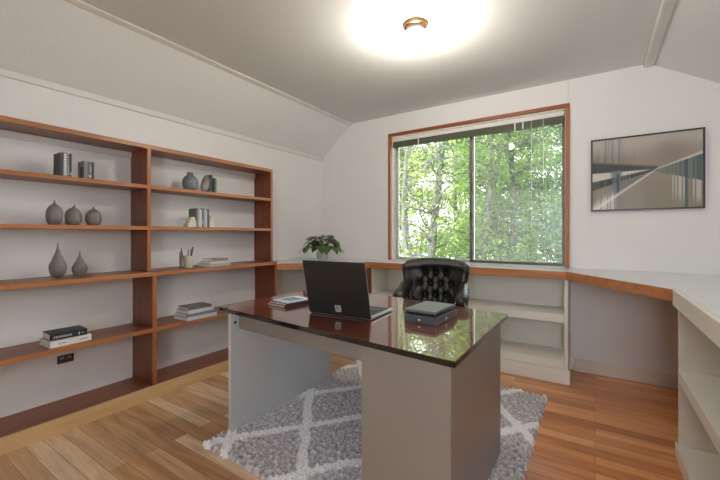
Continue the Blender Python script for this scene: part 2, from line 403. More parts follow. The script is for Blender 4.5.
cpart('plinth', M['unit'], (-2.03, YF - 0.016, 0.0), (-0.165, YF + 0.02, 0.112), cu, 0.003)
cpart('center_panel', M['unit'], (-1.16, YF + 0.1, 0.184), (-1.14, YB - 0.031, 0.482), cu)
# cabinet on the right wall
cr = thing('open_cabinet', 'cream open cabinet with shelves along the right edge beside the kneehole', 'cabinet', (0.66, 1.6, 0))
cpart('side_panel', M['unit'], (0.374, 2.53, 0.0), (XR - 0.002, 2.556, ZU), cr)
cpart('side_panel', M['unit'], (0.374, 0.76, 0.0), (XR - 0.002, 0.786, ZU), cr)
cpart('shelf', M['unit'], (0.371, 0.788, 0.412), (XR - 0.002, 2.528, 0.475), cr, 0.003)
cpart('shelf', M['unit'], (0.371, 0.788, 0.030), (XR - 0.002, 2.528, 0.082), cr, 0.003)
cpart('plinth', M['unit'], (0.362, 0.76, 0.0), (0.3705, 2.558, 0.0815), cr, 0.003)

# ------------------------------------------------------------------ rug
def rug():
    x0, x1, ya, yb = -1.865, -0.29, 1.215, 2.93
    nx, ny = 300, 326
    rnd = random.Random(3)
    bm = bm_(); H = []
    lay = bm.loops.layers.color.new('pile')
    from mathutils import noise
    cols = []
    for j in range(ny + 1):
        row = []
        for i in range(nx + 1):
            x = x0 + (x1 - x0) * i / nx; y = ya + (yb - ya) * j / ny
            ed = min(i, nx - i, j, ny - j)
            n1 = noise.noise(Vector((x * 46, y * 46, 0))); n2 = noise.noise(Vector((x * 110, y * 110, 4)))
            wob = 0.10 * noise.noise(Vector((x * 6, y * 6, 9))) + 0.05 * noise.noise(Vector((x * 30, y * 30, 9)))
            u = (x + 1.48) / 0.275; v = (y - 1.663) / 0.345
            d1 = abs(((u + v + wob + 1) % 2) - 1); d2 = abs(((u - v + wob + 1) % 2) - 1)
            white = min(d1, d2) < 0.135
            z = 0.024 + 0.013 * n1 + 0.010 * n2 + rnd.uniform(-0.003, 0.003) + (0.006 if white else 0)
            if ed == 0: z = 0.001
            elif ed == 1: z *= 0.7
            jx = rnd.uniform(-0.0028, 0.0028); jy = rnd.uniform(-0.0028, 0.0028)
            if ed == 0: jx = 0.012 * n1 + jx * 2; jy = 0.012 * n1 + jy * 2
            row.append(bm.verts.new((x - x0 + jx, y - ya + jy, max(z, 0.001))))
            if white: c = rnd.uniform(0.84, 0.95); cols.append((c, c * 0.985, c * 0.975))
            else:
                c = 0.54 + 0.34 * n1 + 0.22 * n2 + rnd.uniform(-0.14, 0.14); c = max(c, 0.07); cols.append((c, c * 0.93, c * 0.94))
        H.append(row)
    W = nx + 1
    for j in range(ny):
        for i in range(nx):
            f = bm.faces.new((H[j][i], H[j][i + 1], H[j + 1][i + 1], H[j + 1][i]))
            for lp, k in zip(f.loops, (j * W + i, j * W + i + 1, (j + 1) * W + i + 1, (j + 1) * W + i)):
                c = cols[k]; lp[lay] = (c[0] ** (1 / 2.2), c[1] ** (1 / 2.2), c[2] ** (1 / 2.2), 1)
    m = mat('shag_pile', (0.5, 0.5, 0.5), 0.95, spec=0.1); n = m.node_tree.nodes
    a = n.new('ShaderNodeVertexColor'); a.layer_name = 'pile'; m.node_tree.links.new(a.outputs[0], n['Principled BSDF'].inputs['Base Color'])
    o = obj('shag_rug', bm, m); o.location = (x0, ya, 0.0)
    tag(o, 'grey shag rug with white diamond lattice under the desk', 'rug')
rug()

# ------------------------------------------------------------------ desk
dk = thing('desk', 'grey-taupe office desk with glossy glass-covered red wood top', 'desk', (-1.15, 1.75, 0))
DO = Vector((1.15, -1.75))
A, B, Cc, D = (-1.90, 1.352), (-0.403, 1.215), (-0.401, 2.103), (-1.905, 2.38)
M['desk'] = noisy('desk_laminate', (0.245, 0.218, 0.195), (0.268, 0.24, 0.215), (2, 2, 2), 0.36, coat=0.1)
M['desk_lit'] = noisy('desk_laminate_lit', (0.60, 0.60, 0.61), (0.64, 0.64, 0.65), (2, 2, 2), 0.30, coat=0.25)  # brighter copy of the desk laminate, with the light on it painted in
M['desktop'] = noisy('red_wood_under_glass', (0.085, 0.018, 0.008), (0.20, 0.042, 0.016), (3.5, 26, 10), 0.25, 0, 6, 0.3, 0.7, coat=1.0)
M['desktop'].node_tree.nodes['Principled BSDF'].inputs['Coat Roughness'].default_value = 0.0
M['desktop'].node_tree.nodes['Principled BSDF'].inputs['Coat IOR'].default_value = 2.1
M['desktop'].node_tree.nodes['Principled BSDF'].inputs['Specular IOR Level'].default_value = 0.2
M['dkedge'] = mat('black_glass_edge', (0.010, 0.014, 0.012), 0.08, coat=0.6)
L = lambda pts: [(p[0] + DO[0], p[1] + DO[1]) for p in pts]
bm = bm_(); prism(bm, L([A, B, Cc, D]), 0.7365, 0.760, 0, 0.0025)
for f in bm.faces: f.material_index = 0 if f.normal.z > 0.9 else 1
tp = obj('desktop', bm, [M['desktop'], M['dkedge']], dk)
def edge_y(x, off=0.02): return 1.352 - 0.0915 * (x + 1.9) + off
def far_y(x, off=0.02): return 2.38 - 0.184 * (x + 1.905) - off
def pr(name, m, pts, z0, z1, bev=0.002, par=dk):
    bm = bm_(); prism(bm, L(pts), z0, z1, 0, bev); return obj(name, bm, m, par)
lg = pr('end_panel', M['desk_lit'], [(-1.828, edge_y(-1.828)), (-1.80, edge_y(-1.80)), (-1.80, far_y(-1.8)), (-1.828, far_y(-1.828))], 0, 0.7355)
bm = bm_(); vs0 = lathe(bm, [(0, 0), (0.007, 0), (0.009, 0.001), (0.009, 0.002)], seg=16)
bmesh.ops.rotate(bm, verts=bm.verts, cent=(0, 0, 0), matrix=Matrix.Rotation(pi / 2, 3, 'Y')); bmesh.ops.translate(bm, verts=bm.verts, vec=(-1.7995 + DO[0], 1.392 + DO[1], 0.672))
obj('bolt_hole', bm, M['black'], dk)
pr('modesty_panel', M['desk'], [(-1.799, 1.42), (-0.826, 1.352), (-0.826, 1.372), (-1.799, 1.44)], 0.63, 0.7355)
ped = pr('pedestal', M['desk'], [(-0.825, edge_y(-0.835)), (-0.425, edge_y(-0.425)), (-0.425, 2.03), (-0.825, 2.06)], 0.0, 0.7355, 0.003)
# drawers on the sitter's side of the pedestal
for z0, z1 in ((0.52, 0.72), (0.30, 0.505), (0.04, 0.285)):
    d_ = pr('drawer', M['desk'], [(-0.815, 2.062), (-0.435, 2.034), (-0.434, 2.050), (-0.814, 2.078)], z0, z1, 0.002)
    bm = bm_(); box(bm, (-0.68 + DO[0], 2.075 + DO[1] - 0.006, (z0 + z1) / 2 - 0.006), (-0.57 + DO[0], 2.09 + DO[1], (z0 + z1) / 2 + 0.006), 0.002); obj('handle', bm, M['black'], d_)

# ------------------------------------------------------------------ things on the desk
ZD = 0.7603
M['lap'] = mat('laptop_black_lid', (0.018, 0.018, 0.018), 0.42)
M['silver'] = mat('silver_metal', (0.55, 0.56, 0.58), 0.32, 0.6)
M['screen'] = mat('dark_screen', (0.01, 0.011, 0.013), 0.1)
M['key'] = mat('dark_keys', (0.03, 0.035, 0.045), 0.5)
M['emb'] = mat('emblem_grey', (0.55, 0.54, 0.50), 0.4)
lp = thing('laptop', 'open black laptop seen from behind its lid, on the desk', 'laptop', (-1.141, 1.543, ZD), math.atan2(0.024, 0.384))
LW = 0.192
bm = bm_(); box(bm, (-LW, 0.002, 0.003), (LW, 0.272, 0.018), 0.004); base = obj('base', bm, M['silver'], lp)
bm = bm_(); box(bm, (-0.182, 0.014, 0.0181), (0.182, 0.255, 0.0188)); obj('keyboard_well', bm, M['key'], base)
bm = bm_()
for r_ in range(5):
    for k in range(14): box(bm, (-0.162 + k * 0.0232, 0.043 + r_ * 0.0222, 0.0188), (-0.162 + k * 0.0232 + 0.0195, 0.043 + r_ * 0.0222 + 0.0185, 0.0208))
kk = obj('keys', bm, M['key'], base); kk['kind'] = 'stuff'
bm = bm_(); box(bm, (-0.05, 0.175, 0.0189), (0.05, 0.245, 0.0195)); obj('touchpad', bm, M['key'], base)
bm = bm_(); box(bm, (-LW + 0.01, 0.0, 0.0), (LW - 0.01, 0.26, 0.0035)); obj('underside', bm, M['black'], base)
tilt = Matrix.Rotation(radians(13), 3, 'X')
def lid(name, m, a, b, par, bev=0.0):
    bm = bm_(); box(bm, a, b, bev); bmesh.ops.rotate(bm, verts=bm.verts, cent=(0, 0.004, 0.010), matrix=tilt); return obj(name, bm, m, par)
ld_ = lid('lid', M['lap'], (-LW, -0.003, 0.008), (LW, 0.003, 0.306), lp, 0.0015)
lid('bezel_rim', M['silver'], (-LW - 0.0006, 0.0032, 0.010), (LW + 0.0006, 0.0065, 0.3065), ld_)
lid('screen', M['screen'], (-LW + 0.008, 0.0066, 0.022), (LW - 0.008, 0.0072, 0.298), ld_)
e_ = lid('emblem', M['emb'], (-0.016, -0.0038, 0.030), (0.020, -0.0031, 0.066), ld_)
bm = bm_()
for a, b in (((-0.008, -0.0044, 0.037), (-0.003, -0.0038, 0.060)), ((0.006, -0.0044, 0.037), (0.011, -0.0038, 0.060)), ((-0.003, -0.0044, 0.055), (0.006, -0.0038, 0.060)), ((-0.003, -0.0044, 0.044), (0.006, -0.0038, 0.048))): box(bm, a, b)
bmesh.ops.rotate(bm, verts=bm.verts, cent=(0, 0.004, 0.010), matrix=tilt); obj('emblem_mark', bm, mat('emblem_mark_grey', (0.22, 0.215, 0.20), 0.4), ld_)

M['boxg'] = mat('dark_grey_case', (0.085, 0.085, 0.095), 0.42)
M['boxl'] = mat('light_mark', (0.75, 0.75, 0.73), 0.4)
g = thing('storage_case', 'dark grey flat case with two light marks, lying on the desk under a grey tablet', 'case', (-0.712, 1.772, ZD), radians(-3))
bm = bm_(); box(bm, (-0.088, -0.132, 0), (0.088, 0.132, 0.036), 0.003); obj('case_body', bm, M['boxg'], g)
bm = bm_(); box(bm, (-0.012, -0.1328, 0.014), (0.002, -0.1321, 0.021)); obj('front_mark', bm, M['boxl'], g)
bm = bm_(); lathe(bm, [(0, 0), (0.007, 0), (0.007, 0.001), (0, 0.001)], seg=16); bmesh.ops.rotate(bm, verts=bm.verts, cent=(0, 0, 0), matrix=Matrix.Rotation(pi / 2, 3, 'Y')); bmesh.ops.translate(bm, verts=bm.verts, vec=(0.088, -0.02, 0.018)); obj('side_mark', bm, M['boxl'], g)
g = thing('tablet', 'slim grey tablet in a black folio lying on top of the dark grey case', 'tablet', (-0.722, 1.782, ZD + 0.0362), radians(-3))
bm = bm_(); box(bm, (-0.079, -0.122, 0), (0.079, 0.122, 0.013), 0.003); obj('folio', bm, M['black'], g)
bm = bm_(); box(bm, (-0.084, -0.128, 0.0132), (0.084, 0.124, 0.026), 0.002); obj('tablet_body', mat_ := bm, mat('tablet_grey', (0.16, 0.17, 0.175), 0.5), g)

# ------------------------------------------------------------------ books
M['page'] = noisy('pages', (0.70, 0.67, 0.60), (0.80, 0.77, 0.70), (1, 1, 300), 0.8)
_cm = {}
def cm(c, r=0.5):
    k = (tuple(c), r)
    if k not in _cm: _cm[k] = mat('cover', c, r)
    return _cm[k]
def book(name, label, loc, size, col, rz=0, flat=True, group=None, marks=None, lean=0, page=None):
    """size = (along spine, depth away from the spine, thickness); flat books lie with the spine towards local +X (or -Y if spine='y')"""
    L_, W_, T_ = size; c = 0.0022
    r = thing(name, label, 'book', loc, rz, group)
    # local frame: spine on the +X side, length along Y, thickness Z
    R_ = Matrix.Identity(3)
    tr = Matrix.Identity(4)
    if not flat: tr = Matrix.Rotation(pi / 2, 4, 'X')   # stands up: length to Z, thickness to -Y
    def fin(bm):
        bmesh.ops.transform(bm, matrix=tr, verts=bm.verts)
        if not flat: bmesh.ops.translate(bm, verts=bm.verts, vec=(0, T_ / 2, L_ / 2))
        if lean: bmesh.ops.rotate(bm, verts=bm.verts, cent=(0, 0, 0), matrix=Matrix.Rotation(lean, 3, 'X'))
    bm = bm_()
    box(bm, (-W_ / 2, -L_ / 2, 0), (W_ / 2, L_ / 2, c), 0.0005); box(bm, (-W_ / 2, -L_ / 2, T_ - c), (W_ / 2, L_ / 2, T_), 0.0005)
    box(bm, (W_ / 2 - c, -L_ / 2, c), (W_ / 2, L_ / 2, T_ - c))
    fin(bm); obj('cover', bm, cm(col), r)
    bm = bm_(); box(bm, (-W_ / 2 + 0.004, -L_ / 2 + 0.003, c), (W_ / 2 - c, L_ / 2 - 0.003, T_ - c)); fin(bm); obj('pages', bm, page or M['page'], r)
    if marks:
        for (s0, s1, t0, t1) in marks[1]:
            bm = bm_(); box(bm, (W_ / 2, -L_ / 2 + L_ * s0, T_ * t0), (W_ / 2 + 0.0006, -L_ / 2 + L_ * s1, T_ * t1))
            fin(bm); obj('spine_mark', bm, cm(marks[0]), r)
    return r
M['pagew'] = mat('white_pages', (0.86, 0.85, 0.83), 0.7)

# on the desk beside the laptop
def rzd(a): return radians(a)
book('magazine', 'dark maroon magazine, lowest of the pile on the left end of the desk', (-1.62, 1.655, ZD), (0.20, 0.165, 0.012), (0.045, 0.012, 0.016), rzd(-5))
book('magazine', 'black-edged white magazine in the middle of the pile on the left end of the desk', (-1.615, 1.662, ZD + 0.0122), (0.20, 0.155, 0.010), (0.03, 0.02, 0.03), rzd(-3), page=M['pagew'])
g = book('magazine', 'pale blue and white magazine on top of the pile beside the laptop', (-1.60, 1.668, ZD + 0.0224), (0.185, 0.145, 0.008), (0.62, 0.68, 0.74), rzd(-8), page=M['pagew'])
bm = bm_(); box(bm, (-0.05, -0.06, 0.008), (0.055, 0.05, 0.0084)); obj('cover_picture', bm, mat('cover_print', (0.16, 0.25, 0.38), 0.2), g)

# lower left shelf: black book on white book
book('book', 'thick white book lying under the black book on the left bookcase shelf', (-2.82, 0.895, 0.5125), (0.215, 0.165, 0.038), (0.80, 0.79, 0.75), rzd(3), marks=((0.10, 0.10, 0.10), [(0.20, 0.23, .35, .6), (0.27, 0.36, .45, .58), (0.7, 0.9, .45, .55)]))
book('book', 'thick black book with pale spine lettering on top of the white book', (-2.83, 0.895, 0.5508), (0.190, 0.145, 0.038), (0.02, 0.022, 0.026), rzd(-2), marks=((0.5, 0.5, 0.5), [(0.1 + 0.055 * i, 0.135 + 0.055 * i, .3, .6) for i in range(9)] + [(0.75, 0.79, .25, .7), (0.84, 0.90, .4, .55)]))

# upper left shelf: small upright books
ub = 1.5605
G1 = 'upright books on the top shelf of the left bay'
dots = [(0.08 + 0.1 * i, 0.13 + 0.1 * i, .25, .75) for i in range(9)]
def upb(lab, y, h, wd, t, col, x=-2.84, z=ub, marks=None, group=G1, lean=0, rz=0):
    return book('book', lab, (x, y, z), (h, wd, t), col, rz, False, group, marks, lean)
upb('dark bookend-like book at the left of the taller pair on the top left shelf', 0.862, 0.148, 0.11, 0.014, (0.05, 0.055, 0.06))
upb('light grey book with a dotted white spine, on the top left shelf', 0.880, 0.150, 0.12, 0.020, (0.30, 0.31, 0.30), marks=((0.85, 0.85, 0.82), dots))
upb('blue-grey book right of the dotted spine on the top left shelf', 0.8965, 0.146, 0.115, 0.012, (0.16, 0.20, 0.24), marks=((0.5, 0.5, 0.5), [(0.1, 0.5, .4, .6)]))
upb('black book at the right of the taller group on the top left shelf', 0.9085, 0.148, 0.115, 0.010, (0.03, 0.035, 0.04), marks=((0.6, 0.6, 0.55), [(0.08, 0.2, .2, .8)]))
upb('small black upright book at the left of the shorter group on the top left shelf', 0.975, 0.075, 0.03, 0.010, (0.04, 0.03, 0.03), x=-2.80)
upb('short grey book in the shorter group on the top left shelf', 0.9925, 0.118, 0.10, 0.020, (0.24, 0.23, 0.21))
upb('short slate blue book in the shorter group on the top left shelf', 1.0155, 0.117, 0.10, 0.024, (0.11, 0.14, 0.19), marks=((0.45, 0.5, 0.55), [(0.1, 0.25, .2, .8), (0.4, 0.75, .3, .5)]))
upb('short black book at the right of the shorter group on the top left shelf', 1.033, 0.117, 0.10, 0.009, (0.03, 0.03, 0.035))

# right bay, middle upper shelf: grey books between white bookends
G2 = 'grey upright books between the white bookends'
ys = 1.762; zb = 1.2575
for i, (t, h, c) in enumerate(((0.018, 0.155, (0.16, 0.16, 0.16)), (0.016, 0.160, (0.46, 0.47, 0.47)), (0.014, 0.150, (0.66, 0.66, 0.64)), (0.018, 0.158, (0.13, 0.15, 0.17)), (0.016, 0.152, (0.38, 0.39, 0.41)), (0.014, 0.146, (0.62, 0.61, 0.58)), (0.017, 0.154, (0.10, 0.11, 0.13)))):
    labs = ['dark grey book, leftmost of the row between the white bookends', 'mid grey book, second from left between the white bookends', 'pale grey book, third from left between the white bookends', 'slate book in the middle of the row between the white bookends', 'steel grey book right of the slate one between the bookends', 'light stone grey book, second from right between the bookends', 'near-black book, rightmost of the row between the bookends']
    upb(labs[i], ys + t / 2, h, 0.11, t, c, x=-2.83, z=zb, group=G2, marks=((0.7, 0.7, 0.68), [(0.15, 0.4, .35, .6)]) if i % 2 else None)
    ys += t + 0.0008
YB2 = ys
M['bookend'] = noisy('white_stone', (0.66, 0.60, 0.50), (0.78, 0.73, 0.64), (30, 30, 30), 0.6)
def bookend(label, y, pts, w_=0.07, x=-2.80, z=zb, m=None, name='bookend'):
    bm = bm_()
    a = [bm.verts.new((-w_ / 2, p[0], p[1])) for p in pts]; b = [bm.verts.new((w_ / 2, p[0], p[1])) for p in pts]; n = len(pts)
    bm.faces.new(a); bm.faces.new(b[::-1])
    for i in range(n): bm.faces.new((a[i], b[i], b[(i + 1) % n], a[(i + 1) % n]))
    bmesh.ops.recalc_face_normals(bm, faces=bm.faces[:]); bmesh.ops.bevel(bm, geom=bm.edges[:], offset=0.004, segments=2, affect='EDGES')
    o = obj(name, bm, m or M['bookend']); o.location = (x, y, z); return tag(o, label, 'bookend')
bookend('cream wedge bookend at the left end of the grey book row', 1.721, [(-0.042, 0), (0.037, 0), (0.037, 0.035), (0.022, 0.085), (-0.005, 0.078), (-0.030, 0.03)])
bookend('cream narrow bookend at the right end of the grey book row', YB2 + 0.022, [(-0.02, 0), (0.028, 0), (0.028, 0.045), (0.018, 0.055), (0.012, 0.095), (-0.002, 0.100), (-0.020, 0.06)])

# right bay, top shelf
M['dkstone'] = noisy('dark_stone', (0.035, 0.038, 0.035), (0.10, 0.105, 0.10), (25, 25, 25), 0.35)
M['grstone'] = noisy('banded_grey_stone', (0.12, 0.12, 0.115), (0.34, 0.34, 0.32), (60, 20, 12), 0.45)
bm = bm_()
vv = bmesh.ops.create_icosphere(bm, subdivisions=4, radius=1)['verts']
for v in vv:
    x, y, z = v.co; z2 = z * 0.075
    v.co = (x * 0.03, y * 0.036 * (1 - 0.25 * z) + 0.012 * z, z2 + 0.0735)
for f in bm.faces: f.smooth = True
o = obj('stone_bookend', bm, M['grstone']); o.location = (-2.80, 1.862, ub); tag(o, 'banded grey oval stone bookend on the top right shelf', 'bookend')
bookend('black peaked stone bookend behind the oval stone on the top right shelf', 1.902, [(-0.020, 0), (0.022, 0), (0.022, 0.12), (0.014, 0.158), (-0.006, 0.145), (-0.018, 0.09)], 0.10, -2.83, ub, M['dkstone'], 'stone_bookend')
upb('dark green book against the stone bookend on the top right shelf', 1.936, 0.125, 0.10, 0.018, (0.05, 0.13, 0.09), x=-2.82, group='books by the stone bookends')
upb('pale sage book right of the dark green one on the top right shelf', 1.951, 0.120, 0.10, 0.009, (0.45, 0.52, 0.45), x=-2.82, group='books by the stone bookends')

# ridged jar
M['jar'] = noisy('mottled_grey_ceramic', (0.10, 0.115, 0.125), (0.26, 0.28, 0.29), (70, 70, 70), 0.5)
bm = bm_()
prof = [(0.0, 0), (0.034, 0), (0.046, 0.01), (0.058, 0.035), (0.062, 0.06), (0.058, 0.09), (0.045, 0.115), (0.030, 0.130), (0.024, 0.138), (0.026, 0.150), (0.022, 0.153), (0.0, 0.153)]
pr2 = []
for (r0, z0), (r1, z1) in zip(prof, prof[1:]):
    for k in range(4): pr2.append((r0 + (r1 - r0) * k / 4, z0 + (z1 - z0) * k / 4))
pr2.append(prof[-1])
seg = 48
vsx = lathe(bm, pr2, seg=seg)
for v in bm.verts:
    r = math.hypot(v.co.x, v.co.y)
    if r > 0.02:
        a = math.atan2(v.co.y, v.co.x); s = 1 + 0.05 * abs(sin(a * 10 + v.co.z * 120)) - 0.03 * abs(sin(v.co.z * 150))
        v.co.x *= s; v.co.y *= s
jr = obj('vase', bm, M['jar']); jr.location = (-2.84, 1.748, ub); tag(jr, 'mottled grey carved jar on the top shelf of the right bay', 'vase')

# smooth grey vases
M['vase'] = noisy('matt_taupe_ceramic', (0.165, 0.145, 0.135), (0.23, 0.205, 0.195), (8, 8, 8), 0.42, coat=0.1)
def vase(label, loc, h, r, kind, lean=0.0):
    bm = bm_(); P = []
    N = 28
    for i in range(N + 1):
        t = i / N
        if kind == 'round':
            tt = min(1, t / 0.84); rr = r * max(0.0, 1 - abs((tt - 0.45) / 0.57) ** 2.3) ** 0.55 if tt < 1 else 0
            rr = max(rr, r * 0.085 + r * 0.16 * max(0, 1 - abs(t - 0.84) / 0.08)) if t > 0.5 else rr
        else:
            rr = r * (sin(pi * (t ** 0.62) * 0.93 + 0.22 * (1 - t)) ** 1.0 if t < 0.98 else 0)
            rr = max(rr * (1.0 if t < 0.36 else max(0.1, 1 - (t - 0.36) * 1.45)), r * 0.07)
        P.append((rr, h * t))
    P = [(0, 0)] + P + [(0, h)]
    lathe(bm, P, seg=40)
    for v in bm.verts:
        t = v.co.z / h
        if t > 0.78: v.co.y += lean * ((t - 0.78) / 0.22) ** 1.3
    o = obj('vase', bm, M['vase']); o.location = loc; return tag(o, label, 'vase', 'smooth taupe vases in the left bay')
vase('round taupe gourd vase with upright neck, leftmost of the row of three', (-2.845, 0.845, 1.2575), 0.155, 0.043, 'round')
vase('round taupe vase with bent stem in the middle of the row of three', (-2.845, 0.943, 1.2575), 0.135, 0.045, 'round', 0.008)
vase('round taupe vase with short stem, rightmost of the row of three', (-2.845, 1.055, 1.2575), 0.130, 0.045, 'round')
vase('tall taupe teardrop vase on the shelf below the three round vases', (-2.845, 0.862, 0.9225), 0.222, 0.045, 'tear')
vase('small taupe teardrop vase beside the tall teardrop vase', (-2.845, 0.978, 0.9225), 0.165, 0.043, 'tear')

# pen cup
pc = thing('pen_cup', 'beige pen cup on the right bay shelf above the desk corner', 'pen cup', (-2.80, 1.705, 0.9225))
M['cup'] = noisy('cup_beige', (0.50, 0.45, 0.38), (0.60, 0.55, 0.48), (20, 20, 20), 0.4)
bm = bm_(); lathe(bm, [(0, 0), (0.034, 0), (0.036, 0.003), (0.036, 0.097), (0.034, 0.099), (0.032, 0.097), (0.032, 0.006), (0, 0.006)], seg=32); obj('cup_body', bm, M['cup'], pc)
M['pen1'] = mat('pen_grey', (0.07, 0.075, 0.085), 0.3); M['pen2'] = mat('pen_wood', (0.34, 0.22, 0.13), 0.5)
for k, (a, b, m_, lab) in enumerate((((-0.015, -0.02, 0.008), (-0.024, -0.045, 0.165), M['pen1'], 'dark pen leaning left in the beige pen cup'), ((0.0, 0.0, 0.008), (-0.004, 0.006, 0.150), M['pen1'], 'dark upright pen in the middle of the beige pen cup'), ((0.005, 0.012, 0.008), (0.006, 0.040, 0.172), M['pen1'], 'thick dark marker leaning right in the beige pen cup'), ((-0.01, 0.016, 0.008), (0.004, 0.026, 0.155), M['pen1'], 'dark pen beside the marker in the beige pen cup'))):
    bm = bm_(); A_ = Vector(a); B_ = Vector(b)
    tube(bm, [A_, A_.lerp(B_, 0.1), B_.lerp(A_, 0.03), B_], [0.001, 0.004 + 0.001 * (k == 2), 0.004 + 0.0015 * (k == 2), 0.002], 10)
    o = obj('pen', bm, m_); o.location = pc.location; tag(o, lab, 'pen', 'pens in the cup')
bm = bm_(); box(bm, (-0.006, -0.009, 0), (0.006, 0.009, 0.135), 0.002)
o = obj('wooden_ruler', bm, M['pen2']); o.location = (-2.85, 1.672, 0.9225); tag(o, 'brown wooden ruler standing upright left of the pen cup', 'ruler')

# flat stacks in the right bay
def stack(x, y, z, specs, group):
    zz = z
    for (lab, L_, W_, T_, col, dy, dx, rz) in specs:
        book('book', lab, (x + dx, y + dy, zz), (L_, W_, T_), col, rzd(rz), True, group, page=M['pagew']); zz += T_ + 0.0006
stack(-2.80, 1.965, 0.9225, [
    ('grey-covered flat book, bottom of the three beside the pen cup', 0.22, 0.17, 0.022, (0.40, 0.40, 0.40), -0.02, 0, 2),
    ('white book in the middle of the three beside the pen cup', 0.20, 0.15, 0.020, (0.62, 0.61, 0.60), -0.005, 0, -3),
    ('brown-spined white book on top of the three beside the pen cup', 0.17, 0.135, 0.020, (0.28, 0.22, 0.19), 0.0, -0.01, 4)], 'flat books beside the pen cup')
stack(-2.78, 1.76, 0.5125, [
    ('silver grey book, bottom of the stack of four on the low right shelf', 0.27, 0.19, 0.028, (0.55, 0.56, 0.58), 0.0, 0, 2),
    ('dark blue-grey book, second from bottom in the stack of four', 0.255, 0.18, 0.022, (0.17, 0.19, 0.24), 0.0, 0, -2),
    ('pale book, third from bottom in the stack of four', 0.235, 0.17, 0.026, (0.60, 0.60, 0.60), -0.005, 0, 3),
    ('charcoal grey book on top of the stack of four', 0.205, 0.155, 0.022, (0.16, 0.155, 0.15), -0.008, 0, -1)], 'flat books on the low right shelf')

